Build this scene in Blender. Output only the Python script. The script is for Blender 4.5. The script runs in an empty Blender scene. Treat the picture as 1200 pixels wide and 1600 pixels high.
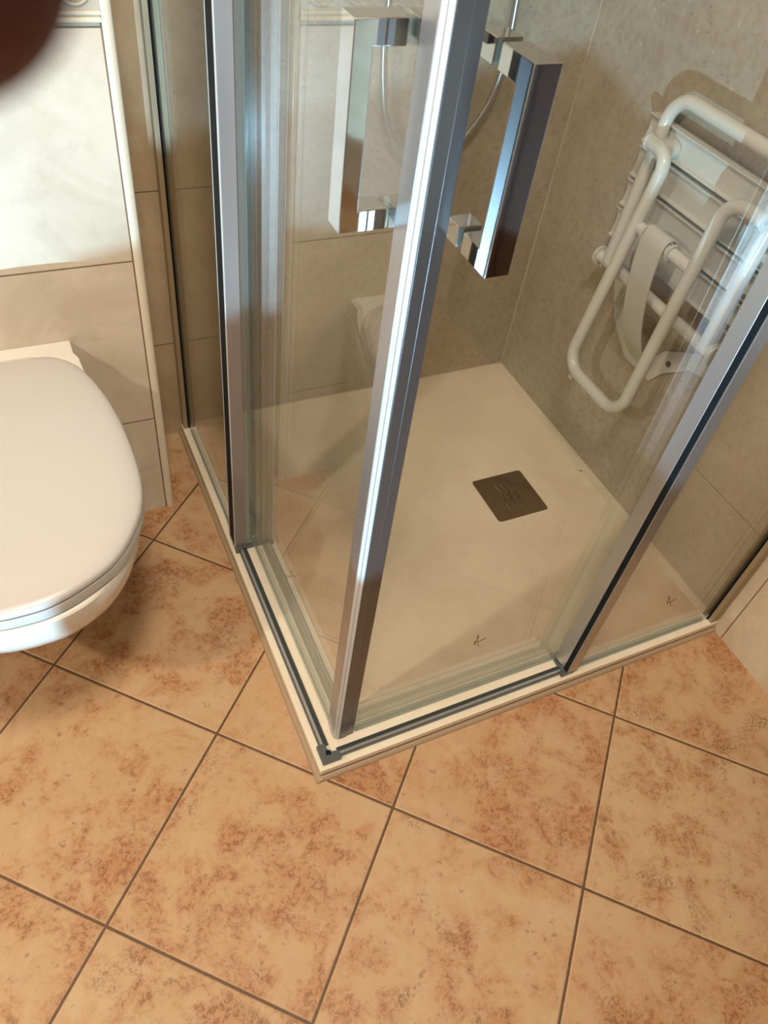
import bpy, bmesh, math, random
from mathutils import Vector, Matrix
random.seed(7)
C = bpy.data.collections.new('scene'); bpy.context.scene.collection.children.link(C)
S = bpy.context.scene
PI = math.pi

# ---------------------------------------------------------------- camera, world, lights, exposure
cam_data = bpy.data.cameras.new('camera'); cam = bpy.data.objects.new('camera', cam_data); C.objects.link(cam)
CAM = Vector((-0.26447552, -0.49049389, 1.30301464))
RW = Matrix(((0.90531321, -0.40871071, 0.11560082), (-0.23314522, -0.70567225, -0.66908144), (0.35503704, 0.57877649, -0.73414336)))
right, down, fwd = Vector(RW[0]), Vector(RW[1]), Vector(RW[2])
m = Matrix((right, -down, -fwd)).transposed().to_4x4(); m.translation = CAM
cam.matrix_world = m
cam_data.sensor_fit = 'HORIZONTAL'; cam_data.sensor_width = 27.0; cam_data.lens = 27.0 * 1201.566 / 1200.0
cam_data.clip_start = 0.005; cam_data.clip_end = 30
cam_data.dof.use_dof = True; cam_data.dof.focus_distance = 1.25; cam_data.dof.aperture_fstop = 13.0
S.camera = cam

W = bpy.data.worlds.new('world'); S.world = W; W.use_nodes = True
W.node_tree.nodes['Background'].inputs[0].default_value = (0.9, 0.85, 0.8, 1); W.node_tree.nodes['Background'].inputs[1].default_value = 0.02

def light(name, kind, loc, target, energy, color, **kw):
    d = bpy.data.lights.new(name, kind); d.energy = energy; d.color = color
    for k, v in kw.items(): setattr(d, k, v)
    o = bpy.data.objects.new(name, d); C.objects.link(o); o.location = loc
    o.rotation_euler = (Vector(target) - Vector(loc)).to_track_quat('-Z', 'Y').to_euler()
    return o
WARM = (1.0, 0.88, 0.73)
light('mirror_lamp_light', 'AREA', (-1.235, -0.25, 1.66), (0.4, 0.3, 0.2), 11.5, WARM, shape='RECTANGLE', size=0.06, size_y=0.06)
light('ceiling_lamp_light', 'AREA', (-0.22, -0.42, 2.33), (0.0, 0.0, 0), 28.5, WARM, shape='DISK', size=0.30)
UP = Vector((-0.70, -1.30, 0.0657))
light('uplight_bulb', 'POINT', UP, (0, 0, 1), 182.0, (0.43, 0.76, 1.0), shadow_soft_size=0.0016)  # low cool light placed from the shadow edges; its lamp is added

S.view_settings.view_transform = 'Standard'; S.view_settings.look = 'None'
S.view_settings.exposure = 0.0; S.view_settings.gamma = 1.0; S.view_settings.use_curve_mapping = False

# ---------------------------------------------------------------- node helpers and materials
def srgb(r, g, b):
    f = lambda c: (c/255/12.92) if c/255 <= 0.04045 else ((c/255+0.055)/1.055)**2.4
    return (f(r), f(g), f(b), 1)
class N:
    def __init__(s, name):
        s.m = bpy.data.materials.new(name); s.m.use_nodes = True; s.t = s.m.node_tree
        s.b = s.t.nodes['Principled BSDF']; s.out = s.t.nodes['Material Output']
    def n(s, typ, **kw):
        x = s.t.nodes.new(typ)
        for k, v in kw.items(): setattr(x, k, v)
        return x
    def put(s, sock, v):
        if isinstance(v, bpy.types.NodeSocket): s.t.links.new(v, sock)
        else: sock.default_value = v
    def M(s, op, a, b=None, c=None):
        x = s.n('ShaderNodeMath', operation=op); s.put(x.inputs[0], a)
        if b is not None: s.put(x.inputs[1], b)
        if c is not None: s.put(x.inputs[2], c)
        return x.outputs[0]
    def sm(s, v, lo, hi):
        x = s.n('ShaderNodeMapRange', interpolation_type='SMOOTHSTEP'); s.put(x.inputs[0], v)
        x.inputs[1].default_value = lo; x.inputs[2].default_value = hi; return x.outputs[0]
    def noise(s, vec, scale, detail=4, rough=0.55, dist=0.0):
        x = s.n('ShaderNodeTexNoise'); s.put(x.inputs['Vector'], vec); x.inputs['Scale'].default_value = scale
        x.inputs['Detail'].default_value = detail; x.inputs['Roughness'].default_value = rough; x.inputs['Distortion'].default_value = dist
        return x.outputs[0]
    def mix(s, f, a, b, blend='MIX'):
        x = s.n('ShaderNodeMix', data_type='RGBA', blend_type=blend); s.put(x.inputs[0], f); s.put(x.inputs[6], a); s.put(x.inputs[7], b)
        return x.outputs[2]
    def pos(s): return s.n('ShaderNodeTexCoord').outputs['Object']
    def sep(s, v):
        x = s.n('ShaderNodeSeparateXYZ'); s.put(x.inputs[0], v); return x.outputs
    def comb(s, x_, y_, z_=0.0):
        x = s.n('ShaderNodeCombineXYZ'); s.put(x.inputs[0], x_); s.put(x.inputs[1], y_); s.put(x.inputs[2], z_); return x.outputs[0]
    def vadd(s, a, b):
        x = s.n('ShaderNodeVectorMath', operation='ADD'); s.put(x.inputs[0], a); s.put(x.inputs[1], b); return x.outputs[0]
    def bump(s, h, strength, dist):
        x = s.n('ShaderNodeBump'); s.put(x.inputs['Height'], h); x.inputs['Strength'].default_value = strength; x.inputs['Distance'].default_value = dist
        s.t.links.new(x.outputs[0], s.b.inputs['Normal'])
def simple(name, col, rough=0.5, metal=0.0, coat=0.0, bump=None, ior=1.5, vary=0.0):
    k = N(name); k.b.inputs['Roughness'].default_value = rough; k.b.inputs['Metallic'].default_value = metal
    k.b.inputs['Coat Weight'].default_value = coat; k.b.inputs['IOR'].default_value = ior
    nz = k.noise(k.pos(), 14, 4)
    dark = tuple(c*(1-vary) for c in col[:3])+(1,)
    k.put(k.b.inputs['Base Color'], k.mix(nz, col, dark))
    if bump: k.bump(k.noise(k.pos(), bump[0], 3), bump[1], 0.001)
    return k.m

def floor_mat():
    k = N('terracotta_floor_tiles'); P = k.pos(); x, y, z = k.sep(P)
    th, u0, v0, T = -0.783, -0.1396, 0.1448, 0.336
    c, s = math.cos(th), math.sin(th)
    dx = k.M('SUBTRACT', x, u0); dy = k.M('SUBTRACT', y, v0)
    a = k.M('DIVIDE', k.M('ADD', k.M('MULTIPLY', dx, c), k.M('MULTIPLY', dy, s)), T)
    b = k.M('DIVIDE', k.M('SUBTRACT', k.M('MULTIPLY', dy, c), k.M('MULTIPLY', dx, s)), T)
    def edge(v):
        f = k.M('FRACT', v); return k.M('MINIMUM', f, k.M('SUBTRACT', 1.0, f))
    wob = k.M('MULTIPLY', k.M('SUBTRACT', k.noise(P, 120, 3), 0.5), 0.003)
    d = k.M('MULTIPLY', k.M('ADD', k.M('MINIMUM', edge(a), edge(b)), wob), T)
    tile = k.sm(d, 0.0017, 0.0027)
    cell = k.comb(k.M('FLOOR', a), k.M('FLOOR', b))
    wn = k.n('ShaderNodeTexWhiteNoise', noise_dimensions='2D'); k.put(wn.inputs['Vector'], cell)
    off = k.n('ShaderNodeVectorMath', operation='SCALE'); k.put(off.inputs[0], wn.outputs['Color']); off.inputs['Scale'].default_value = 9.0
    Q = k.vadd(P, off.outputs[0])
    big = k.noise(Q, 4.2, 5, 0.6, 0.7); med = k.noise(Q, 16, 7, 0.70, 0.4); fine = k.noise(Q, 105, 6, 0.8, 0.3); vf = k.noise(Q, 230, 4, 0.75)
    base = k.mix(k.sm(big, 0.3, 0.7), srgb(204, 173, 134), srgb(194, 156, 115))
    base = k.mix(k.M('MULTIPLY', k.sm(med, 0.35, 0.72), 0.50), base, srgb(186, 130, 84))
    # rusty clusters of small speckles
    zone = k.sm(k.M('ADD', k.M('MULTIPLY', big, 0.45), k.M('MULTIPLY', med, 0.55)), 0.48, 0.59)
    base = k.mix(k.M('MULTIPLY', zone, 0.38), base, srgb(178, 120, 74))
    sp = k.M('MULTIPLY', zone, k.sm(fine, 0.50, 0.55))
    base = k.mix(k.M('MULTIPLY', sp, 0.8), base, srgb(138, 88, 50))
    zone2 = k.sm(k.noise(Q, 9, 5, 0.6, 0.8), 0.55, 0.68)
    base = k.mix(k.M('MULTIPLY', k.M('MULTIPLY', zone2, k.sm(vf, 0.50, 0.57)), 0.75), base, srgb(112, 80, 46))
    base = k.mix(k.M('MULTIPLY', k.sm(k.noise(Q, 48, 6, 0.8), 0.60, 0.65), 0.55), base, srgb(110, 84, 54))
    base = k.mix(k.M('MULTIPLY', wn.outputs['Value'], 0.16), base, srgb(176, 106, 60))
    grout = k.mix(k.noise(P, 60, 3), srgb(86, 60, 36), srgb(112, 82, 52))
    col = k.mix(tile, grout, base)
    # lighter arris beside the joint
    arris = k.M('MULTIPLY', tile, k.M('SUBTRACT', 1.0, k.sm(d, 0.003, 0.005)))
    col = k.mix(k.M('MULTIPLY', arris, 0.45), col, srgb(226, 188, 146))
    k.put(k.b.inputs['Base Color'], col)
    k.put(k.b.inputs['Roughness'], k.M('ADD', 0.42, k.M('MULTIPLY', fine, 0.25)))
    h = k.M('ADD', k.M('MULTIPLY', k.sm(d, 0.0012, 0.0045), 1.0), k.M('MULTIPLY', fine, 0.10))
    k.bump(h, 0.8, 0.0018)
    return k.m

def tile_wall_mat(name, axis, z0=0.262, pitch=0.3395, joints=(), colA=(206,192,170), colB=(186,168,144)):
    # large marbled wall tiles; horizontal joints each pitch, vertical joints at given coordinates
    k = N(name); P = k.pos(); xs = k.sep(P); h = xs[axis]; z = xs[2]
    f = k.M('FRACT', k.M('DIVIDE', k.M('SUBTRACT', z, z0), pitch))
    d = k.M('MULTIPLY', k.M('MINIMUM', f, k.M('SUBTRACT', 1.0, f)), pitch)
    for j in joints: d = k.M('MINIMUM', d, k.M('ABSOLUTE', k.M('SUBTRACT', h, j)))
    tile = k.sm(d, 0.0008, 0.0016)
    n1 = k.noise(P, 5, 6, 0.6, 1.2); n2 = k.noise(P, 22, 5, 0.6)
    col = k.mix(k.sm(n1, 0.35, 0.65), srgb(*colA), srgb(*colB))
    col = k.mix(k.M('MULTIPLY', k.sm(n2, 0.5, 0.72), 0.18), col, srgb(160, 140, 118))
    col = k.mix(tile, srgb(120, 98, 74), col)
    k.put(k.b.inputs['Base Color'], col); k.b.inputs['Roughness'].default_value = 0.38
    k.bump(k.M('ADD', tile, k.M('MULTIPLY', n2, 0.05)), 0.5, 0.001)
    return k.m

def panel_mat():
    # stone effect shower wall panel, fine speckle and a few pores
    k = N('speckled_stone_panel'); P = k.pos()
    n1 = k.noise(P, 3.5, 5, 0.6, 0.8); n2 = k.noise(P, 60, 5, 0.7); vo = k.n('ShaderNodeTexVoronoi'); k.put(vo.inputs['Vector'], P); vo.inputs['Scale'].default_value = 42
    vw = k.n('ShaderNodeTexVoronoi'); k.put(vw.inputs['Vector'], k.vadd(P, (3.3, 1.7, 0.4))); vw.inputs['Scale'].default_value = 30
    col = k.mix(k.sm(n1, 0.3, 0.7), srgb(188, 177, 160), srgb(173, 160, 141))
    col = k.mix(k.M('MULTIPLY', k.sm(n2, 0.42, 0.66), 0.3), col, srgb(138, 120, 98))
    col = k.mix(k.M('MULTIPLY', k.M('LESS_THAN', vo.outputs['Distance'], 0.075), 0.6), col, srgb(92, 78, 62))
    col = k.mix(k.M('MULTIPLY', k.M('LESS_THAN', vw.outputs['Distance'], 0.085), 0.55), col, srgb(205, 194, 176))
    k.put(k.b.inputs['Base Color'], col); k.b.inputs['Roughness'].default_value = 0.42
    k.bump(n2, 0.15, 0.001); return k.m

def tray_mat():
    k = N('cream_mineral_tray'); P = k.pos()
    n1 = k.noise(P, 6, 5, 0.55, 0.8); n2 = k.noise(P, 90, 4, 0.6)
    col = k.mix(k.sm(n1, 0.3, 0.7), srgb(244, 232, 210), srgb(236, 222, 198))
    col = k.mix(k.M('MULTIPLY', k.sm(k.noise(P, 30, 6, 0.7), 0.56, 0.7), 0.12), col, srgb(178, 156, 124))
    k.put(k.b.inputs['Base Color'], col); k.b.inputs['Roughness'].default_value = 0.38
    k.bump(n2, 0.12, 0.0006); return k.m

def glass_mat():
    k = N('clear_safety_glass'); t = k.t; t.nodes.remove(k.b)
    lw = k.n('ShaderNodeLayerWeight'); lw.inputs['Blend'].default_value = 0.5
    F = k.M('ADD', 0.042, k.M('MULTIPLY', 0.958, k.M('POWER', lw.outputs['Facing'], 4.5)))
    tr = k.n('ShaderNodeBsdfTransparent'); tr.inputs[0].default_value = (0.985, 0.992, 0.978, 1)
    gl = k.n('ShaderNodeBsdfGlossy'); gl.inputs[0].default_value = (1, 1, 1, 1); gl.inputs['Roughness'].default_value = 0.0
    mx = k.n('ShaderNodeMixShader'); k.put(mx.inputs[0], F); t.links.new(tr.outputs[0], mx.inputs[1]); t.links.new(gl.outputs[0], mx.inputs[2])
    # faint dried water spots on the pane
    t.links.new(mx.outputs[0], k.out.inputs[0]); return k.m
def clear_plastic_mat():
    k = N('clear_plastic_seal'); t = k.t; t.nodes.remove(k.b)
    lw = k.n('ShaderNodeLayerWeight'); lw.inputs['Blend'].default_value = 0.5
    F = k.M('ADD', 0.05, k.M('MULTIPLY', 0.7, k.M('POWER', lw.outputs['Facing'], 4.0)))
    tr = k.n('ShaderNodeBsdfTransparent'); tr.inputs[0].default_value = (0.78, 0.82, 0.80, 1)
    gl = k.n('ShaderNodeBsdfGlossy'); gl.inputs['Roughness'].default_value = 0.12; gl.inputs[0].default_value = (0.9, 0.96, 1, 1)
    df = k.n('ShaderNodeBsdfDiffuse'); df.inputs[0].default_value = srgb(190, 196, 192)
    m1 = k.n('ShaderNodeMixShader'); m1.inputs[0].default_value = 0.16; t.links.new(tr.outputs[0], m1.inputs[1]); t.links.new(df.outputs[0], m1.inputs[2])
    m2 = k.n('ShaderNodeMixShader'); k.put(m2.inputs[0], F); t.links.new(m1.outputs[0], m2.inputs[1]); t.links.new(gl.outputs[0], m2.inputs[2])
    t.links.new(m2.outputs[0], k.out.inputs[0]); return k.m

MAT = dict(
    floor=floor_mat(), panel=panel_mat(), tray=tray_mat(), glass=glass_mat(), clear=clear_plastic_mat(),
    cistern=tile_wall_mat('pale_marbled_tiles_cistern', 0, 0.2575, 0.3420, (-0.0920,), (216,205,188), (202,190,170)),
    backt=tile_wall_mat('beige_tiles_back', 0, 0.2616, 0.3413, (), (196,176,146), (178,156,124)),
    rightt=tile_wall_mat('beige_tiles_right', 1, 0.268, 0.341, (-0.024,), (218,204,180), (204,188,160)),
    plaster=simple('warm_white_plaster', srgb(216, 206, 190), 0.8, vary=0.05),
    white=simple('white_ceramic', srgb(232, 226, 216), 0.12, coat=0.4, vary=0.02),
    lid=simple('white_duroplast', srgb(200, 194, 190), 0.34, coat=0.2, vary=0.02),
    chrome=simple('polished_chrome', (0.62, 0.635, 0.65, 1), 0.05, 1.0, bump=(26, 0.05)),
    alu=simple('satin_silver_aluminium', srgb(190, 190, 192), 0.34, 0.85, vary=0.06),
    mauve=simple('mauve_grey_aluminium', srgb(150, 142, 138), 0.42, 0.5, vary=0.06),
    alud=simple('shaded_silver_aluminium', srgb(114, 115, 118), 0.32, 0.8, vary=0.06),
    magnet=simple('white_magnetic_seal', srgb(196, 198, 198), 0.35, coat=0.2),
    gasket=simple('black_rubber_gasket', srgb(20, 26, 30), 0.6, ior=1.25),
    railshade=simple('rail_shade_grey', srgb(66, 70, 66), 0.3, 0.2, vary=0.1),
    greyp=simple('dark_grey_plastic', srgb(96, 100, 100), 0.35, 0.2, vary=0.1),
    seatp=simple('white_seat_plastic', srgb(206, 204, 196), 0.35, coat=0.1, vary=0.04),
    seatm=simple('white_powder_coated_steel', srgb(214, 213, 206), 0.28, coat=0.3, vary=0.03),
    drain=simple('brushed_dark_steel', srgb(98, 86, 74), 0.34, 0.85, vary=0.1),
    silicone=simple('sandy_silicone', srgb(178, 154, 126), 0.45, vary=0.1),
    seal=simple('beige_sanitary_silicone', srgb(190, 176, 154), 0.12, coat=0.6, vary=0.1),
    skirt=simple('grey_brown_plinth', srgb(178, 154, 126), 0.5, vary=0.15),
    trim=simple('ivory_plastic_trim', srgb(226, 216, 196), 0.25, coat=0.3, vary=0.05),
    relief=simple('ceramic_border_glaze', srgb(206, 196, 178), 0.18, coat=0.5, vary=0.25, bump=(180, 0.8)),
    reliefl=simple('ivory_scroll_glaze', srgb(232, 222, 200), 0.18, coat=0.5, vary=0.05),
    tan_reflect=simple('tan_reflection_profile', srgb(168, 150, 122), 0.42, 0.35, vary=0.1),  # aluminium profile; the tan it reflects is put into its colour
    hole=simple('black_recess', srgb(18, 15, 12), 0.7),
    ink=simple('dark_brown_print', srgb(66, 46, 28), 0.7),
    skin=simple('brown_skin', srgb(112, 58, 40), 0.55, bump=(900, 0.2), vary=0.12),
    nail=simple('fingernail', srgb(190, 128, 104), 0.3),
    wood=simple('dark_brown_wood_door', srgb(66, 44, 32), 0.45, vary=0.3),
    dado=simple('brown_wall_finish', srgb(92, 76, 66), 0.6, vary=0.1),
    frame=simple('cream_door_frame', srgb(206, 188, 158), 0.45, vary=0.05),
    opal=None)
k = N('lit_opal_glass'); k.b.inputs['Base Color'].default_value = (1, .95, .85, 1); k.b.inputs['Emission Color'].default_value = (1, .78, .5, 1); k.b.inputs['Emission Strength'].default_value = 2.0; MAT['opal'] = k.m

# ---------------------------------------------------------------- mesh helpers
def box(bm, x0, x1, y0, y1, z0, z1):
    v = [bm.verts.new((x, y, z)) for x in (x0, x1) for y in (y0, y1) for z in (z0, z1)]
    for f in ((0,1,3,2), (4,6,7,5), (0,4,5,1), (2,3,7,6), (0,2,6,4), (1,5,7,3)): bm.faces.new([v[i] for i in f])
def frames(pts):
    P = [Vector(p) for p in pts]; T = []
    for i in range(len(P)):
        a = P[max(i-1, 0)]; b = P[min(i+1, len(P)-1)]; T.append((b-a).normalized())
    up = Vector((0, 0, 1)) if abs(T[0].z) < 0.9 else Vector((1, 0, 0))
    n = T[0].cross(up).normalized(); out = []
    for i, t in enumerate(T):
        if i:
            q = T[i-1].rotation_difference(t); n = q @ n
        n = (n - t*n.dot(t)).normalized(); out.append((P[i], t, n, t.cross(n)))
    return out
def fillet(pts, r, seg=8):
    P = [Vector(p) for p in pts]; out = [P[0]]
    for i in range(1, len(P)-1):
        a, b, c = P[i-1], P[i], P[i+1]; u = (a-b).normalized(); w = (c-b).normalized()
        ang = u.angle(w)
        rr = r[i-1] if isinstance(r, (list, tuple)) else r
        d = min(rr/math.tan(ang/2), (a-b).length*0.49, (c-b).length*0.49); rr = d*math.tan(ang/2)
        bis = (u+w).normalized(); cen = b + bis*(rr/math.sin(ang/2)); s0 = b+u*d-cen; s1 = b+w*d-cen
        for j in range(seg+1):
            t = j/seg; th = s0.angle(s1)
            out.append(cen + (s0*math.sin((1-t)*th) + s1*math.sin(t*th))/math.sin(th))
    out.append(P[-1]); return out
def tube(bm, pts, r, seg=20, closed=False, cap=True):
    rings = []
    F = frames(pts)
    for i, (p, t, n, b) in enumerate(F):
        rr = r[i] if isinstance(r, (list, tuple)) else r
        rings.append([bm.verts.new(p + (n*math.cos(2*PI*k/seg) + b*math.sin(2*PI*k/seg))*rr) for k in range(seg)])
    for i in range(len(rings)-1):
        for k in range(seg): bm.faces.new((rings[i][k], rings[i][(k+1) % seg], rings[i+1][(k+1) % seg], rings[i+1][k]))
    if cap:
        bm.faces.new(rings[0][::-1]); bm.faces.new(rings[-1])
def disc_axis(bm, p0, p1, r, seg=28): tube(bm, [p0, p1], r, seg)
def prism(bm, outline, axis, a, b):
    # outline in the two other axes, extruded along axis from a to b
    def P(u, v, w):
        return {'x': (w, u, v), 'y': (u, w, v), 'z': (u, v, w)}[axis]
    A = [bm.verts.new(P(u, v, a)) for u, v in outline]; B = [bm.verts.new(P(u, v, b)) for u, v in outline]
    n = len(outline); bm.faces.new(A[::-1]); bm.faces.new(B)
    for i in range(n): bm.faces.new((A[i], A[(i+1) % n], B[(i+1) % n], B[i]))
def prism_holes(bm, outer, holes, z0, z1):
    loops = []
    es = []
    for L in [outer]+holes:
        vs = [bm.verts.new((x, y, z1)) for x, y in L]
        es += [bm.edges.new((vs[i], vs[(i+1) % len(vs)])) for i in range(len(vs))]
    r = bmesh.ops.triangle_fill(bm, use_beauty=True, use_dissolve=False, edges=es, normal=(0, 0, 1))
    fs = [f for f in r['geom'] if isinstance(f, bmesh.types.BMFace)]
    e = bmesh.ops.extrude_face_region(bm, geom=fs)
    for v in [g for g in e['geom'] if isinstance(g, bmesh.types.BMVert)]: v.co.z = z0
def rrect(x0, x1, y0, y1, r, seg=6):
    out = []
    for cx, cy, a in ((x1-r, y1-r, 0), (x0+r, y1-r, 90), (x0+r, y0+r, 180), (x1-r, y0+r, 270)):
        for j in range(seg+1):
            t = math.radians(a+90*j/seg); out.append((cx+r*math.cos(t), cy+r*math.sin(t)))
    return out
def loft(bm, rings, cap0=True, cap1=True):
    R = [[bm.verts.new(p) for p in ring] for ring in rings]; n = len(R[0])
    for i in range(len(R)-1):
        for k in range(n): bm.faces.new((R[i][k], R[i][(k+1) % n], R[i+1][(k+1) % n], R[i+1][k]))
    if cap0: bm.faces.new(R[0][::-1])
    if cap1: bm.faces.new(R[-1])
def obj(name, bm, mat, parent=None, bevel=0.0, smooth=False, seg=2, label=None):
    bmesh.ops.recalc_face_normals(bm, faces=bm.faces[:])
    me = bpy.data.meshes.new(name); bm.to_mesh(me); bm.free()
    o = bpy.data.objects.new(name, me); C.objects.link(o); me.materials.append(MAT[mat])
    if smooth or bevel:
        for p in me.polygons: p.use_smooth = True
        me.set_sharp_from_angle(angle=math.radians(38))
    if bevel:
        b = o.modifiers.new('bevel', 'BEVEL'); b.width = bevel; b.segments = seg; b.limit_method = 'ANGLE'; b.angle_limit = math.radians(35); b.harden_normals = True
    if parent:
        o.parent = parent; o.matrix_parent_inverse = Matrix.Translation(-parent.location)
    if label: o['label'] = label
    return o
def thing(name, label, cat, loc=(0, 0, 0), group=None):
    o = bpy.data.objects.new(name, None); C.objects.link(o); o.location = loc; o.empty_display_size = 0.05
    o['label'] = label; o['category'] = cat
    if group: o['group'] = group
    return o
def tag(o, label, cat, group=None):
    o['label'] = label; o['category'] = cat
    if group: o['group'] = group
    return o
def struct(name, mat, *boxes, bevel=0):
    bm = bmesh.new()
    for b in boxes: box(bm, *b)
    o = obj(name, bm, mat, bevel=bevel); o['kind'] = 'structure'; return o

# ---------------------------------------------------------------- room shell
WX, DY, TX, CY = 0.9072, 0.9325, -0.0754, 0.7065     # right wall, back wall, cistern wall edge and face
LX, FY, H = -1.30, -1.95, 2.40
struct('floor', 'floor', (LX-0.1, WX+0.1, FY-0.1, DY+0.1, -0.08, 0.0))
struct('ceiling', 'plaster', (LX-0.1, WX+0.1, FY-0.1, DY+0.1, H, H+0.08))
struct('wall_back', 'backt', (LX-0.1, WX+0.1, DY, DY+0.1, 0, H))
struct('wall_right', 'rightt', (WX, WX+0.1, FY, DY, 0, H))
struct('wall_left', 'plaster', (LX-0.1, LX, FY, DY, 0, H))
struct('wall_front', 'dado', (LX, WX, FY-0.1, FY, 0, H))
struct('wall_cistern', 'cistern', (LX, TX-0.004, CY, DY, 0, H))
struct('wall_shower_back', 'panel', (0.015, WX, DY-0.0025, DY, 0.031, 2.1))
struct('wall_shower_right', 'panel', (WX-0.0025, WX, 0.03, DY-0.0025, 0.031, 2.1))
bm = bmesh.new(); tube(bm, [(WX-0.0035, DY-0.0035, 0.032), (WX-0.0035, DY-0.0035, 2.1)], 0.0028, 12)
tube(bm, [(WX-0.0030, 0.04, 0.0312), (WX-0.0030, DY-0.004, 0.0312)], 0.0022, 10); tube(bm, [(0.02, DY-0.0030, 0.0312), (WX-0.004, DY-0.0030, 0.0312)], 0.0022, 10)
o = obj('trim_3', bm, 'seal', smooth=True); o['kind'] = 'structure'
# rounded corner strip on the boxed-in cistern
bm = bmesh.new()
q = [(TX-0.0155, CY+0.004), (TX-0.0155, CY-0.0025)] + [(TX-0.010+0.010*math.sin(t), CY+0.0035-0.0075*math.cos(t)) for t in [i*PI/2/6 for i in range(7)]] + [(TX, CY+0.012), (TX-0.004, CY+0.012), (TX-0.004, CY+0.004)]
prism(bm, q, 'z', 0.0, H); o = obj('trim_1', bm, 'trim', smooth=True); o['kind'] = 'structure'
# relief border band above the pale tiles
zb = 0.9475
bm = bmesh.new(); box(bm, LX, TX-0.016, CY-0.004, CY, zb+0.004, zb+0.088)
border = obj('trim_2', bm, 'relief'); border['kind'] = 'structure'
bm = bmesh.new()
for zz, r in ((zb+0.0035, 0.0035), (zb+0.0115, 0.0028), (zb+0.0785, 0.0028), (zb+0.0865, 0.0035)):
    tube(bm, [(LX, CY-0.004, zz), (TX-0.016, CY-0.004, zz)], r, 10)
xx = TX-0.047; sgn = 1
while xx > LX+0.05:
    cz = zb+0.042; pts = []
    for i in range(44):
        t = i/43*2*PI*2.05; r = 0.0035+0.0200*i/43
        pts.append((xx+sgn*r*math.cos(t+0.7), CY-0.0055, cz+r*math.sin(t+0.7)*1.05))
    tube(bm, pts, [0.0016+0.0014*math.sin(PI*min(1, i/43*1.1+0.05)) for i in range(44)], 8)
    for q in range(6):
        a = random.random()*6.28; rr = 0.0275+random.random()*0.004
        px, pz = xx+rr*math.cos(a), cz+rr*math.sin(a)*0.9
        bmesh.ops.create_icosphere(bm, subdivisions=1, radius=0.0022+0.0012*random.random(), matrix=Matrix.Translation((px, CY-0.0045, pz)))
    # leaf linking this scroll to the next
    lp = [(xx-sgn*0, CY-0.005, cz+0.0225), (xx-0.012, CY-0.006, cz+0.027), (xx-0.026, CY-0.0055, cz+0.016*sgn), (xx-0.034, CY-0.005, cz-0.006)]
    tube(bm, fillet(lp, 0.01, 5), 0.0018, 8)
    xx -= 0.058; sgn = -sgn
obj('scroll_ornament', bm, 'reliefl', border, smooth=True)

# door in the right wall beside the photographer
door = struct('door_1', 'wood', (WX-0.012, WX-0.0005, -1.06, -0.25, 0.01, 2.0), bevel=0.003)
bm = bmesh.new(); box(bm, WX-0.022, WX-0.0005, -0.25, -0.205, 0, 2.07); box(bm, WX-0.022, WX-0.0005, -1.135, -1.06, 0, 2.07); box(bm, WX-0.022, WX-0.0005, -1.06, -0.25, 2.0, 2.07)
obj('door_frame', bm, 'wood', door, bevel=0.004)
bm = bmesh.new(); tube(bm, fillet([(WX-0.012, -0.33, 1.03), (WX-0.06, -0.33, 1.03), (WX-0.06, -0.45, 1.03)], 0.012), 0.009, 14); obj('door_handle', bm, 'chrome', door, smooth=True)

# ---------------------------------------------------------------- shower tray
TW, TD, TZ = WX-0.001, DY-0.0025, 0.0307
tray = thing('shower_tray', 'cream low square shower tray on the terracotta floor, inside the glass enclosure', 'shower tray', (0.45, 0.46, 0))
bm = bmesh.new()
drc, dr = (0.6592, 0.4681), 0.0680
prism_holes(bm, [(0, 0), (TW, 0), (TW, TD), (0, TD)], [rrect(drc[0]-dr, drc[0]+dr, drc[1]-dr, drc[1]+dr, 0.008)], 0.0155, TZ)
obj('slab', bm, 'tray', tray, bevel=0.0014)
bm = bmesh.new(); box(bm, 0.0035, TW, 0.0035, TD, 0.0, 0.0155); obj('plinth', bm, 'skirt', tray, label='grey-brown recessed plinth under the slab')
bm = bmesh.new()
def bead(bm, along, c, a, b, s):
    n = 5; prof = [(0, 0)]+[(-s*math.cos(t), s*math.sin(t)*0.8) for t in [i*PI/2/n for i in range(n+1)]]
    if along == 'y': prism(bm, [(c+u, v) for u, v in prof], 'y', a, b)
    else: prism(bm, [(c+u, v) for u, v in prof], 'x', a, b)
bead(bm, 'y', 0.0036, -0.0065, DY-0.001, 0.0110); bead(bm, 'x', 0.0036, -0.0065, WX-0.001, 0.0100)
obj('sealant_bead', bm, 'silicone', tray, smooth=True, label='sandy silicone joint along the floor')
def stroke(bm, x, y, L, w, ang):
    c, s = math.cos(ang), math.sin(ang); q = []
    for u, v in ((-L*0.65, -w*0.7), (L*0.65, -w*0.45), (L*0.65, w*0.45), (-L*0.65, w*0.7)): q.append((x+u*c-v*s, y+u*s+v*c))
    prism(bm, q, 'z', TZ, TZ+0.00025)
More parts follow.
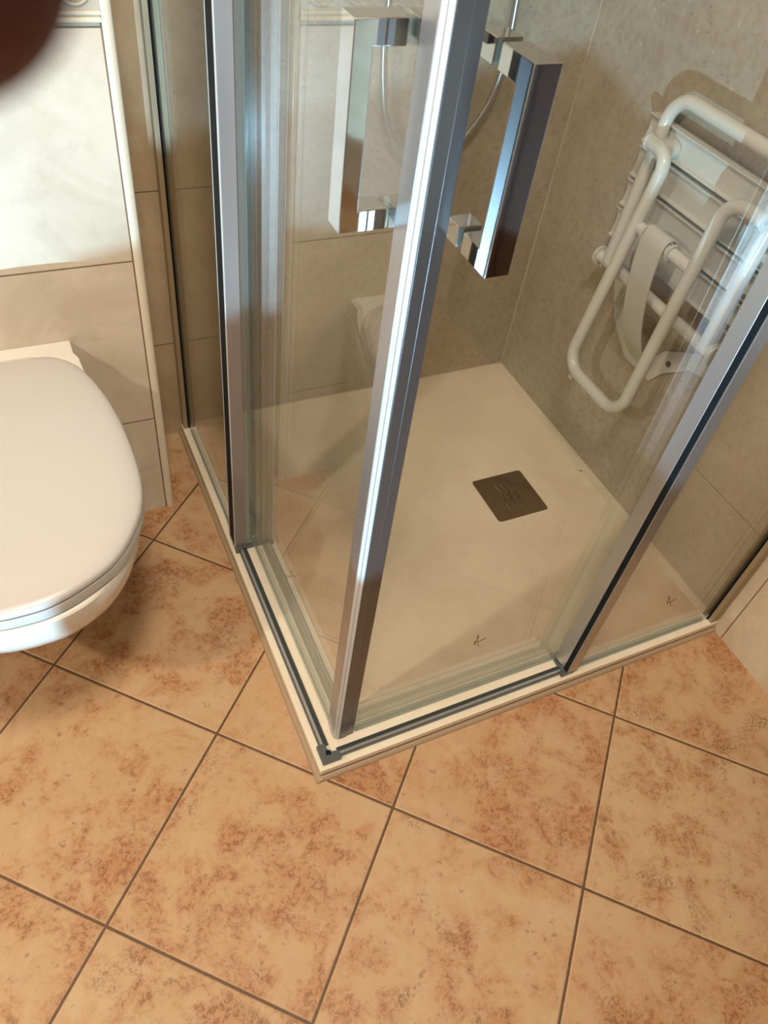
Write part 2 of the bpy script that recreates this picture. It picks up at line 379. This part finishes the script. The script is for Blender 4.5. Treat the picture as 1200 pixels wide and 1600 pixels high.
for (mx, my, kind) in ((0.3886, 0.1357, 0), (0.8362, 0.0788, 1), (0.0955, 0.4106, 2), (0.8722, 0.4859, 3)):
    bm = bmesh.new()
    if kind == 3:
        stroke(bm, mx, my, 0.012, 0.0012, 2.6); stroke(bm, mx+0.002, my-0.003, 0.006, 0.001, 2.2)
    else:
        a = (0.15, 0.15, 1.9)[kind]
        stroke(bm, mx+0.004, my, 0.012, 0.0013, a); stroke(bm, mx+0.014, my+0.0015, 0.007, 0.0012, a)
        stroke(bm, mx-0.002, my, 0.017, 0.0012, a+0.95); stroke(bm, mx+0.002, my+0.008, 0.005, 0.0028, a+0.6)
        stroke(bm, mx-0.007, my+0.001, 0.008, 0.0022, a+0.55); stroke(bm, mx-0.011, my-0.003, 0.004, 0.0014, a+0.4)
        stroke(bm, mx+0.005, my+0.012, 0.004, 0.002, a+1.2)
    obj('scuff_mark', bm, 'ink', tray, label='small dark crossed mark on the tray surface' if kind != 3 else 'short dark scratch near the right wall')

drain = thing('drain_cover', 'square dark metal drain cover with three wavy slots set in the shower tray', 'drain cover', (drc[0], drc[1], TZ))
bm = bmesh.new()
slots = []
for i, u in enumerate((-0.0165, 0.0, 0.0165)):
    c0 = []
    for j in range(25):
        v = 0.041-0.082*j/24; c0.append((drc[0]-0.002+u+0.0035*math.sin(v*70+0.6+i*0.5), drc[1]+v))
    wdt = [0.0022+0.0012*abs(math.sin(PI*j/24*2)) for j in range(25)]
    slots.append([(x-w, y) for (x, y), w in zip(c0, wdt)] + [(x+w, y) for (x, y), w in zip(c0, wdt)][::-1])
prism_holes(bm, rrect(drc[0]-0.0665, drc[0]+0.0665, drc[1]-0.0665, drc[1]+0.0665, 0.0075), slots, TZ-0.004, TZ-0.0004)
obj('cover_plate', bm, 'drain', drain)
for i, s in enumerate(slots):
    mid = [((s[j][0]+s[49-j][0])/2+0.0004, (s[j][1]+s[49-j][1])/2, TZ-0.0030) for j in range(25)]
    for part in (mid[:10], mid[17:]):  # chrome rods added for the bright highlights in the slots
        bm = bmesh.new(); tube(bm, part, 0.0013, 8); obj('slot_glint', bm, 'chrome', drain, smooth=True, label='thin chrome rod added as the glint inside a slot')
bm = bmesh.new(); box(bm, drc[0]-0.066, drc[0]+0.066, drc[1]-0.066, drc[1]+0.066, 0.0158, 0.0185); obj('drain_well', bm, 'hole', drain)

# ---------------------------------------------------------------- shower enclosure
GH = 1.90
def swap(bm):            # mirror a left-side piece (plane x) to the right side (plane y)
    for v in bm.verts: v.co = Vector((v.co.y, v.co.x, v.co.z))
def piece(name, mat, parent, side, boxes, bevel=0.0, label=None):
    bm = bmesh.new()
    for b in boxes: box(bm, *b)
    if side == 'right': swap(bm)
    return obj(name, bm, mat, parent, bevel=bevel, label=label)
PAN = 0.010
for side in ('left', 'right'):
    end = (DY-0.0035) if side == 'left' else (WX-0.0035)
    loc = (0.012, 0.7, TZ) if side == 'left' else (0.7, 0.012, TZ)
    th = thing('fixed_glass_panel', 'fixed clear glass side panel of the shower beside the toilet' if side == 'left' else 'fixed clear glass side panel of the shower meeting the right tiled wall', 'shower panel', loc, 'fixed shower panels')
    piece('glass_pane', 'glass', th, side, [(0.0155, 0.0215, 0.5335, end-0.008, TZ+0.003, GH)])
    if side == 'left':
        piece('edge_post', 'mauve', th, side, [(0.0075, 0.030, 0.511, 0.526, TZ+0.012, GH), (0.0075, 0.0135, 0.526, 0.548, TZ+0.012, GH)], 0.0007)
        piece('edge_strip', 'magnet', th, side, [(0.0056, 0.0074, 0.5110, 0.5130, TZ+0.012, GH)])
        piece('edge_strip', 'magnet', th, side, [(0.0056, 0.0074, 0.5460, 0.5485, TZ+0.012, GH)])
        piece('post_gasket', 'gasket', th, side, [(0.0062, 0.0074, 0.5132, 0.5458, TZ+0.012, GH)], label='black rubber strip down the post face')
    else:
        piece('edge_post', 'alu', th, side, [(0.0180, 0.0450, 0.511, 0.530, TZ+0.012, GH)], 0.0007)
        piece('post_gasket', 'gasket', th, side, [(0.0085, 0.0179, 0.5115, 0.5330, TZ+0.012, GH)], label='black rubber strip down the post face')
        piece('edge_strip', 'alu', th, side, [(0.0060, 0.0084, 0.5130, 0.5360, TZ+0.012, GH)])
    piece('wall_profile', 'tan_reflect', th, side, [(0.002, 0.012, end-0.020, end, TZ, GH), (0.0235, 0.029, end-0.020, end, TZ, GH), (0.012, 0.0235, end-0.007, end, TZ, GH)], 0.001)
    piece('wall_gasket', 'gasket', th, side, [(0.0132, 0.0154, end-0.0215, end-0.0085, TZ, GH)])
    piece('bottom_strip', 'clear', th, side, [(0.0135, 0.0235, 0.5345, end-0.034, TZ+0.0002, TZ+0.0075)])
    piece('top_rail', 'alu', th, side, [(0.005, 0.060, 0.005 if side == 'left' else 0.061, end, GH, GH+0.035)], 0.002)
    # sliding door
    loc = (0.05, 0.3, 0.04) if side == 'left' else (0.3, 0.05, 0.04)
    d = thing('sliding_glass_door', ('left' if side == 'left' else 'right')+' sliding clear glass shower door with a square chrome handle, '+('on the toilet side' if side == 'left' else 'on the side of the folding seat'), 'shower door', loc, 'sliding shower doors')
    zb0 = 0.037
    piece('glass_pane', 'glass', d, side, [(0.0470, 0.0530, 0.0800, 0.535, zb0+0.004, GH-0.01)])
    piece('bottom_seal', 'clear', d, side, [(0.0455, 0.0545, 0.083, 0.5195, zb0-0.001, zb0+0.009)])
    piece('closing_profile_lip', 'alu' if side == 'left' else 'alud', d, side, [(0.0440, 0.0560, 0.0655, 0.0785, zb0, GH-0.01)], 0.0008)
    bm = bmesh.new(); prism(bm, [(0.0425, 0.0512), (0.0500, 0.0512), (0.0560, 0.0572), (0.0560, 0.0650), (0.0425, 0.0650)], 'z', zb0, GH-0.01)
    if side == 'right': swap(bm)
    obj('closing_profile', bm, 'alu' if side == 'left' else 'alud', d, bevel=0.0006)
    bm = bmesh.new(); prism(bm, [(0.0430, 0.0510), (0.0425, 0.0500), (0.0425, 0.0492), (0.0456, 0.0461), (0.0460, 0.0464), (0.0495, 0.0502), (0.0498, 0.0510)], 'z', zb0-0.002, GH-0.01)
    if side == 'right': swap(bm)
    obj('magnetic_seal', bm, 'magnet', d, bevel=0.0005, label='white magnetic closing strip')
    piece('rear_seal', 'clear', d, side, ([(0.0330, 0.0465, 0.520, 0.5235, zb0, GH-0.01)] if side == 'left' else [])+([(0.0460, 0.0469, 0.5240, 0.540, zb0, GH-0.01), (0.0531, 0.0545, 0.5200, 0.540, zb0, GH-0.01)] if side == 'left' else [])+[(0.0469, 0.0531, 0.5355, 0.5385, zb0, GH-0.01)], 0)
    # handle: square chrome bow outside, two stub blocks inside
    a0, a1 = (0.0985, 0.1240) if side == 'left' else (0.0962, 0.1210)
    z0, z1, t = 0.9600, 1.1295, 0.0195
    bm = bmesh.new(); prism(bm, [(0.0, z0), (0.0455, z0), (0.0455, z0+t), (0.0175, z0+t), (0.0175, z1-t), (0.0455, z1-t), (0.0455, z1), (0.0, z1)], 'y', a0, a1)
    if side == 'right': swap(bm)
    hd = obj('door_handle', bm, 'chrome', d, bevel=0.0009, label='square section chrome bow handle')
    for zz in (z0, z1-t):
        p = piece('inner_stub', 'chrome', d, side, [(0.0545, 0.0760, a0+0.0005, a1-0.0005, zz, zz+t)], 0.0009)
        piece('washer', 'clear', d, side, [(0.0456, 0.0469, a0+0.0015, a1-0.0015, zz+0.001, zz+t-0.001), (0.0531, 0.0544, a0+0.0015, a1-0.0015, zz+0.001, zz+t-0.001)])
    # bottom guide rail with its end block
    g = thing('guide_rail', 'narrow chrome guide rail along the '+('left' if side == 'left' else 'front right')+' edge of the tray', 'guide rail', (0.02, 0.27, TZ) if side == 'left' else (0.27, 0.02, TZ), 'bottom guide rails')
    piece('rail_body', 'alu', g, side, [(0.0150, 0.0212, 0.040, 0.506, TZ+0.0002, TZ+0.0090)], 0.0016)
    piece('rail_side', 'greyp', g, side, [(0.0128, 0.0149, 0.040, 0.506, TZ+0.0002, TZ+0.0060)], label='dark outer side of the rail')  # dark tone beside the rail highlight put into a grey strip
    piece('rail_shade_strip', 'railshade', g, side, [(0.0213, 0.0300, 0.040, 0.506, TZ+0.0002, TZ+0.0030)], label='dark strip standing for the rail shadow on the tray')  # shadow beside the rail put into a dark strip on the tray
    e = piece('end_block', 'greyp', g, side, [(0.0065, 0.0300, 0.506, 0.531, TZ+0.0002, TZ+0.0115), (0.0300, 0.0450, 0.508, 0.5195, TZ+0.0002, TZ+0.0060), (0.0060, 0.0145, 0.502, 0.511, TZ+0.0002, TZ+0.0135)], 0.001)
# mitred corner joiner
bm = bmesh.new()
prism(bm, [(0.0075, 0.0075), (0.0420, 0.0075), (0.0420, 0.0225), (0.0300, 0.0235), (0.0235, 0.0300), (0.0225, 0.0420), (0.0075, 0.0420)], 'z', TZ+0.0002, TZ+0.0105)
cj = thing('corner_connector', 'small dark grey corner block joining the two guide rails at the front tray corner', 'corner connector', (0.02, 0.02, TZ))
obj('connector_body', bm, 'greyp', cj, bevel=0.0012)
bm = bmesh.new(); prism(bm, [(0.018, 0.020), (0.026, 0.0185), (0.0265, 0.0262), (0.0185, 0.027)], 'z', TZ+0.0105, TZ+0.0145); obj('connector_stop', bm, 'gasket', cj, bevel=0.0005)

# ---------------------------------------------------------------- wall hung toilet
CX = -0.362
TOFF = 0.007
HW = [(0.155, 0.0), (0.157, 0.030), (0.170, 0.070), (0.202, 0.123), (0.260, 0.165), (0.318, 0.1845), (0.393, 0.1895), (0.486, 0.185), (0.567, 0.171), (0.628, 0.151), (0.662, 0.126), (0.677, 0.094), (0.6805, 0.040)]
def catmull(P, n):
    out = []
    for i in range(len(P)-1):
        p0 = P[max(i-1, 0)]; p1 = P[i]; p2 = P[i+1]; p3 = P[min(i+2, len(P)-1)]
        for j in range(n):
            t = j/n
            out.append(tuple(0.5*((2*b)+(-a+c)*t+(2*a-5*b+4*c-d)*t*t+(-a+3*b-3*c+d)*t**3) for a, b, c, d in zip(p0, p1, p2, p3)))
    out.append(P[-1]); return out
half = catmull([(w, y) for y, w in HW], 6)
half = [(max(w, 0.0), y+TOFF*min(1, (0.70-y)/0.3)) for w, y in half]
lidout = [(CX+w, y) for w, y in half] + [(CX-w, y) for w, y in half[::-1][:-1]]
def inset(L, d):
    n = len(L); out = []
    for i in range(n):
        a = Vector(L[i-1]); b = Vector(L[(i+1) % n]); t = (b-a).normalized(); nn = Vector((-t.y, t.x)); p = Vector(L[i])+nn*d; out.append((p.x, p.y))
    return out
toilet = thing('wall_hung_toilet', 'white wall-hung toilet with its lid closed, left of the shower', 'toilet', (CX, CY, 0.0))
bm = bmesh.new()
lay = [(0.4615, 0.0060), (0.4622, 0.0014), (0.4635, 0.0), (0.4685, 0.0), (0.4715, 0.0012), (0.4742, 0.0044), (0.4762, 0.0115), (0.4778, 0.022), (0.479, 0.045), (0.4796, 0.08)]
loft(bm, [[(x, y, z) for x, y in (inset(lidout, d) if d < 0.013 else [(CX+(x-CX)*(1-d/0.19), 0.43+(y-0.43)*(1-d/0.27)) for x, y in lidout])] for z, d in lay]); obj('lid', bm, 'lid', toilet, smooth=True)
bm = bmesh.new()
lay = [(0.4400, 0.006), (0.4405, 0.0022), (0.4425, 0.0003), (0.452, -0.0006), (0.4590, 0.0006), (0.4605, 0.0060)]
loft(bm, [[(x, y, z) for x, y in inset(lidout, d)] for z, d in lay]); obj('seat_ring', bm, 'lid', toilet, smooth=True)
# bowl: outlines that narrow and pull back towards the wall
def bowl_ring(z, f, w, bw):
    out = []
    n = 40
    for i in range(n+1):
        t = i/n*PI   # from right wall side round the front to left
        # superellipse front
        u = math.cos(t); v = math.sin(t)
        x = w*math.copysign(abs(u)**0.86, u); y = 0.44-(0.44-f)*abs(v)**0.92
        out.append((CX+x, y, z))
    # back part towards the wall
    for s in (-1, 1):
        seq = [(0.52, 0.985*w), (0.58, 0.93*w), (0.63, bw+(w-bw)*0.35), (0.67, bw), (CY-0.0005, bw)]
        pts = [(CX+s*ww, yy, z) for yy, ww in seq]
        out += pts if s == -1 else pts[::-1]
    return out
rings = [bowl_ring(*a) for a in ((0.4388, 0.166, 0.181, 0.148), (0.4385, 0.1600, 0.1865, 0.150), (0.4355, 0.1580, 0.1885, 0.150), (0.41, 0.1600, 0.1880, 0.150), (0.385, 0.169, 0.184, 0.150), (0.36, 0.183, 0.179, 0.149), (0.33, 0.206, 0.171, 0.147), (0.29, 0.245, 0.158, 0.142), (0.24, 0.300, 0.142, 0.135), (0.18, 0.360, 0.126, 0.124), (0.12, 0.405, 0.113, 0.113), (0.085, 0.425, 0.102, 0.103), (0.078, 0.435, 0.09, 0.09))]
loft(bm := bmesh.new(), rings); obj('bowl', bm, 'white', toilet, smooth=True)
bm = bmesh.new()
def deck_ring(z, i):
    return [(CX+x, y, z) for x, y in ([(-0.147+i, CY-0.0005), (-0.147+i, 0.672), (-0.153+i, 0.655), (-0.158+i, 0.630), (-0.150+i, 0.575), (-0.10, 0.55), (0.10, 0.55), (0.150-i, 0.575), (0.158-i, 0.630), (0.153-i, 0.655), (0.147-i, 0.672), (0.147-i, CY-0.0005)])]
loft(bm, [deck_ring(0.42, 0), deck_ring(0.4615, 0), deck_ring(0.4645, 0.0008), deck_ring(0.4655, 0.003)]); 
for v in bm.verts:
    if v.co.y < 0.64 and v.co.z > 0.43: v.co.z = min(v.co.z, 0.4395)
obj('rear_deck', bm, 'white', toilet, smooth=True)
bm = bmesh.new(); disc_axis(bm, (CX-0.08, 0.672, 0.472), (CX+0.08, 0.672, 0.472), 0.0045); obj('hinge', bm, 'lid', toilet, smooth=True)

for o in toilet.children:
    if not o.name.startswith('rear_deck'): o.location.z -= 0.009

# ---------------------------------------------------------------- folding shower seat on the right wall
seat = thing('folding_shower_seat', 'white folding shower seat with a tubular support leg, folded up against the right shower wall', 'shower seat', (WX-0.003, 0.46, 0.30))
YL, YR = 0.614, 0.307
bm = bmesh.new()
tube(bm, fillet([(0.848, YL, 0.530), (0.868, YL, 0.857), (0.868, YR, 0.857), (0.848, YR, 0.530)], 0.048, 10), 0.0125)
obj('seat_frame', bm, 'seatm', seat, smooth=True)
bm = bmesh.new(); tube(bm, [(0.850, 0.640, 0.529), (0.850, 0.283, 0.529)], 0.0122); obj('hinge_bar', bm, 'seatm', seat, smooth=True)
for y0, y1 in ((0.640, 0.6455), (0.2775, 0.283)):
    bm = bmesh.new(); tube(bm, [(0.850, y0, 0.529), (0.850, y1, 0.529)], 0.0205, 28); obj('bar_flange', bm, 'seatm', seat, bevel=0.001)
zs = [(0.7525, 0.8045), (0.6880, 0.7445), (0.6275, 0.6805), (0.5600, 0.6205)]
for i, (z0, z1) in enumerate(zs):
    # shallow channel section with raised rims and rounded ends, seen from below
    bm = bmesh.new()
    xb = 0.895; xr = 0.8795; r = 0.0022
    prof = [(xb, z0), (xb, z1), (xr-0.0045, z1), (xr-0.0055, z1-0.001), (xr-0.0045, z1-0.0035), (xr, z1-0.006), (xr+0.003, (z0+z1)/2), (xr, z0+0.006), (xr-0.0045, z0+0.0035), (xr-0.0055, z0+0.001), (xr-0.0045, z0)]
    prism(bm, prof, 'y', 0.262, 0.668)
    s = obj('seat_slat', bm, 'seatp', seat, bevel=0.0009)
for yy in (0.585, 0.336):
    bm = bmesh.new(); disc_axis(bm, (0.842, yy, 0.771), (0.880, yy, 0.771), 0.0175); obj('pivot_boss', bm, 'seatp', seat, bevel=0.002)
for zz in (0.776, 0.716, 0.654, 0.591):
    for yy in (YL, YR): bm = bmesh.new(); box(bm, 0.866, 0.882, yy-0.018, yy+0.018, zz-0.008, zz+0.008); obj('slat_clip', bm, 'seatp', seat, bevel=0.002)
# support leg
LXT, LXB = 0.826, 0.771
def lx(z): return LXT + (LXB-LXT)*(0.782-z)/(0.782-0.325)
leg_y0, leg_y1 = 0.5380, 0.3790
P2 = [(0.838, 0.606, 0.778), (lx(0.784), leg_y0+0.001, 0.782), (lx(0.330), 0.5510, 0.333), (lx(0.330), 0.3630, 0.333), (lx(0.784), leg_y1-0.001, 0.782), (0.838, 0.304, 0.778)]
bm = bmesh.new(); tube(bm, fillet(P2, [0.046, 0.046, 0.046, 0.046], 10), 0.0127)
leg = obj('support_leg', bm, 'seatm', seat, smooth=True)
for yy, d in ((0.606, 1), (0.304, -1)):
    bm = bmesh.new(); tube(bm, [(0.8382, yy, 0.778), (0.8384, yy+d*0.004, 0.778)], 0.0150, 28); cp = obj('pivot_cap', bm, 'seatp', leg, bevel=0.001)
    bm = bmesh.new(); tube(bm, [(0.8384, yy+d*0.004, 0.778), (0.8384, yy+d*0.0052, 0.778)], 0.0045, 12); obj('screw_head', bm, 'chrome', seat, bevel=0.0004)
for yy in (0.520, 0.468):
    bm = bmesh.new(); box(bm, lx(0.33)-0.007, lx(0.33)+0.007, yy-0.0075, yy+0.0075, 0.3135, 0.3225); obj('stop_clip', bm, 'seatp', leg, bevel=0.002)
bm = bmesh.new(); cz, cxx = 0.652, lx(0.652)+0.004
tube(bm, [(cxx, leg_y0, cz), (cxx, leg_y1, cz)], 0.0118); obj('leg_crossbar', bm, 'seatm', leg, smooth=True)
for ya in (0.512, 0.437): bm = bmesh.new(); tube(bm, [(cxx, ya, cz), (cxx, ya-0.005, cz)], 0.0175, 28); obj('strap_collar', bm, 'seatp', leg, bevel=0.001)
# bent strap from the crossbar to the wall plate
path = [(cxx+0.0155, 0.660), (cxx+0.010, 0.668), (cxx, 0.6715), (cxx-0.010, 0.668), (cxx-0.0155, 0.658), (cxx-0.0170, 0.640), (cxx-0.013, 0.590), (cxx-0.001, 0.530), (cxx+0.018, 0.470), (cxx+0.042, 0.420), (cxx+0.064, 0.388), (0.8965, 0.366)]
path = catmull(path, 4)
bm = bmesh.new(); rings = []
for i, (x, z) in enumerate(path):
    a = path[max(i-1, 0)]; b = path[min(i+1, len(path)-1)]; t = Vector((b[0]-a[0], b[1]-a[1])).normalized(); n = Vector((-t.y, t.x))*0.0018
    y0, y1 = 0.4430, 0.5030
    rings.append([(x-n.x, y0, z-n.y), (x-n.x, y1, z-n.y), (x+n.x, y1, z+n.y), (x+n.x, y0, z+n.y)])
loft(bm, rings); obj('locking_strap', bm, 'seatp', seat, bevel=0.0008)
# V shaped wall plate
bm = bmesh.new()
V = [(0.520, 0.345), (0.590, 0.400), (0.645, 0.500), (0.645, 0.548), (0.612, 0.548), (0.600, 0.512), (0.548, 0.425), (0.500, 0.385), (0.452, 0.385), (0.425, 0.428), (0.340, 0.482), (0.330, 0.548), (0.283, 0.548), (0.283, 0.452), (0.3500, 0.432), (0.405, 0.385), (0.432, 0.345)]
prism(bm, V, 'x', 0.9000, 0.9042); obj('wall_plate', bm, 'seatm', seat, bevel=0.0012)
for yy in (0.630, 0.292): bm = bmesh.new(); box(bm, 0.846, 0.9035, yy-0.003, yy+0.003, 0.508, 0.545); obj('hinge_lug', bm, 'seatm', seat, bevel=0.002)
for yy, zz in ((0.402, 0.412), (0.552, 0.412)):
    bm = bmesh.new(); tube(bm, [(0.9000, yy, zz), (0.8975, yy, zz)], 0.0062, 18); tube(bm, [(0.8975, yy, zz), (0.8960, yy, zz)], 0.0040, 6); obj('wall_screw', bm, 'greyp', seat, bevel=0.0006)

# ---------------------------------------------------------------- shower hose and mixer
mix = thing('shower_mixer', 'chrome mixer tap on the back shower wall above the hose', 'shower mixer', (0.44, DY-0.003, 1.24))
bm = bmesh.new(); tube(bm, [(0.36, 0.885, 1.24), (0.62, 0.885, 1.24)], 0.021); obj('mixer_body', bm, 'chrome', mix, smooth=True)
for xx in (0.36, 0.62):
    bm = bmesh.new(); s = -1 if xx < 0.5 else 1; tube(bm, [(xx, 0.885, 1.24), (xx+s*0.045, 0.885, 1.24)], 0.024); obj('control_knob', bm, 'chrome', mix, bevel=0.002)
for xx in (0.415, 0.565): bm = bmesh.new(); tube(bm, [(xx, 0.885, 1.24), (xx, DY-0.0028, 1.24)], 0.022); obj('wall_union', bm, 'chrome', mix, smooth=True)
bm = bmesh.new(); tube(bm, [(0.430, 0.885, 1.222), (0.430, 0.885, 1.195)], 0.011); obj('hose_outlet', bm, 'chrome', mix, smooth=True)
hose_pts = catmull([(0.430, 0.885, 1.194), (0.424, 0.895, 1.02), (0.420, 0.899, 0.867), (0.430, 0.900, 0.770), (0.4458, 0.901, 0.713), (0.4700, 0.902, 0.672), (0.508, 0.903, 0.648), (0.5500, 0.903, 0.638), (0.592, 0.903, 0.645), (0.632, 0.902, 0.682), (0.6667, 0.900, 0.7385), (0.681, 0.898, 0.800), (0.6840, 0.897, 0.860), (0.6800, 0.896, 0.960), (0.676, 0.895, 1.15), (0.672, 0.89, 1.45), (0.67, 0.86, 1.66)], 8)
bm = bmesh.new(); tube(bm, hose_pts, 0.0062, 14); tag(obj('shower_hose', bm, 'alu', smooth=True), 'looping silver shower hose hanging in front of the back wall', 'shower hose')
hs = thing('hand_shower', 'hand shower in its wall holder high on the back wall', 'hand shower', (0.67, DY-0.003, 1.70))
bm = bmesh.new(); tube(bm, [(0.67, 0.86, 1.66), (0.67, 0.80, 1.85)], 0.012); obj('handle', bm, 'chrome', hs, smooth=True)
bm = bmesh.new(); tube(bm, [(0.67, 0.80, 1.86), (0.67, 0.755, 1.835)], 0.045, 28); obj('spray_head', bm, 'chrome', hs, bevel=0.003)
bm = bmesh.new(); tube(bm, [(0.67, 0.85, 1.70), (0.67, DY-0.0028, 1.70)], 0.014); obj('wall_holder', bm, 'chrome', hs, bevel=0.002)

# ---------------------------------------------------------------- lamps of the room and an added uplight
ml = thing('mirror_lamp', 'small warm square lamp on the left wall above the basin, out of frame', 'lamp', (LX, -0.25, 1.70))
bm = bmesh.new(); box(bm, LX, LX+0.05, -0.33, -0.17, 1.735, 1.755); obj('lamp_body', bm, 'chrome', ml, bevel=0.002)
cl = thing('ceiling_lamp', 'round warm ceiling lamp, out of frame', 'lamp', (-0.22, -0.42, H))
bm = bmesh.new(); disc_axis(bm, (-0.22, -0.42, 2.36), (-0.22, -0.42, 2.399), 0.17, 40); obj('lamp_body', bm, 'plaster', cl, bevel=0.004)
# added unseen box: shade and hood shaped to trim the low cool light
ul = thing('added_uplight', 'added unseen box low on the floor, trimming the cool light that the shadows point to', 'lamp', (UP.x, UP.y, 0))
pn = Vector((-0.154, -0.235, 1.0)).normalized()
dirh = Vector((0.669, 0.743, 0)); side_h = Vector((pn.cross(dirh))).normalized()
bm = bmesh.new()
alongp = side_h.cross(pn).normalized()
if alongp.dot(dirh) < 0: alongp = -alongp
e0 = UP + alongp*0.16
thk = dirh*0.004
def shade(bm, s0, s1, drop):
    vs = []
    for q in (s0, s1):
        p = e0 + side_h*q; p = Vector((p.x, p.y, p.z-drop))
        vs.append([bm.verts.new(p), bm.verts.new(p+thk), bm.verts.new((p.x+thk.x, p.y+thk.y, 0.001)), bm.verts.new((p.x, p.y, 0.001))])
    for i in range(4): bm.faces.new((vs[0][i], vs[0][(i+1) % 4], vs[1][(i+1) % 4], vs[1][i]))
    bm.faces.new(vs[0]); bm.faces.new(vs[1][::-1])
shade(bm, -0.45, 0.083, 0.0); shade(bm, 0.0832, 0.45, 0.0148)  # edge stepped so the cool light reaches the toilet front
obj('beam_cutoff', bm, 'gasket', ul)
bm = bmesh.new()
dn = Vector((-dirh.y, dirh.x, 0)).normalized(); dh = dirh.normalized()
def ub(u, w_, z): return (UP.x+dh.x*u+dn.x*w_, UP.y+dh.y*u+dn.y*w_, z)
def obox(bm, u0, u1, w0, w1, z0, z1):
    v = [bm.verts.new(ub(u, w_, z)) for u in (u0, u1) for w_ in (w0, w1) for z in (z0, z1)]
    for f in ((0,1,3,2), (4,6,7,5), (0,4,5,1), (2,3,7,6), (0,2,6,4), (1,5,7,3)): bm.faces.new([v[i] for i in f])
obox(bm, -0.05, -0.045, -0.45, 0.45, 0.001, 0.1245); obox(bm, -0.05, 0.078, -0.45, 0.45, 0.1245, 0.129)
obj('beam_hood', bm, 'gasket', ul)
bm = bmesh.new(); box(bm, UP.x-0.01, UP.x+0.01, UP.y-0.01, UP.y+0.01, 0.001, UP.z-0.006); obj('bulb_holder', bm, 'greyp', ul)

# ---------------------------------------------------------------- photographer's fingertip at the lens
def cp(u, v, d): return CAM + right*((u-600)/1201.566*d) + down*((v-800)/1201.566*d) + fwd*d
fd = 0.034
tip = cp(-150, -112, fd); back1 = cp(-520, -520, fd*1.12); back2 = cp(-1250, -1000, fd*1.5)
bm = bmesh.new()
axis = (tip-back1).normalized(); R0 = 0.0076
pts, rad = [], []
for i in range(8):
    a = (7-i)/7*PI/2*0.97; pts.append(tip + axis*(R0*0.9*math.sin(a))); rad.append(R0*math.cos(a))
for i, (f, r) in enumerate(((0.25, R0*1.03), (0.5, R0*1.04), (0.75, R0*1.0), (1.0, R0*1.07))): pts.append(tip.lerp(back1, f)); rad.append(r)
for f, r in ((0.35, R0*1.08), (0.7, R0*1.12), (1.0, R0*1.2)): pts.append(back1.lerp(back2, f)); rad.append(r)
tube(bm, pts, rad, 28)
fg = obj('fingertip', bm, 'skin', smooth=True); tag(fg, 'blurred dark brown fingertip reaching into the top left corner in front of the lens', 'finger')
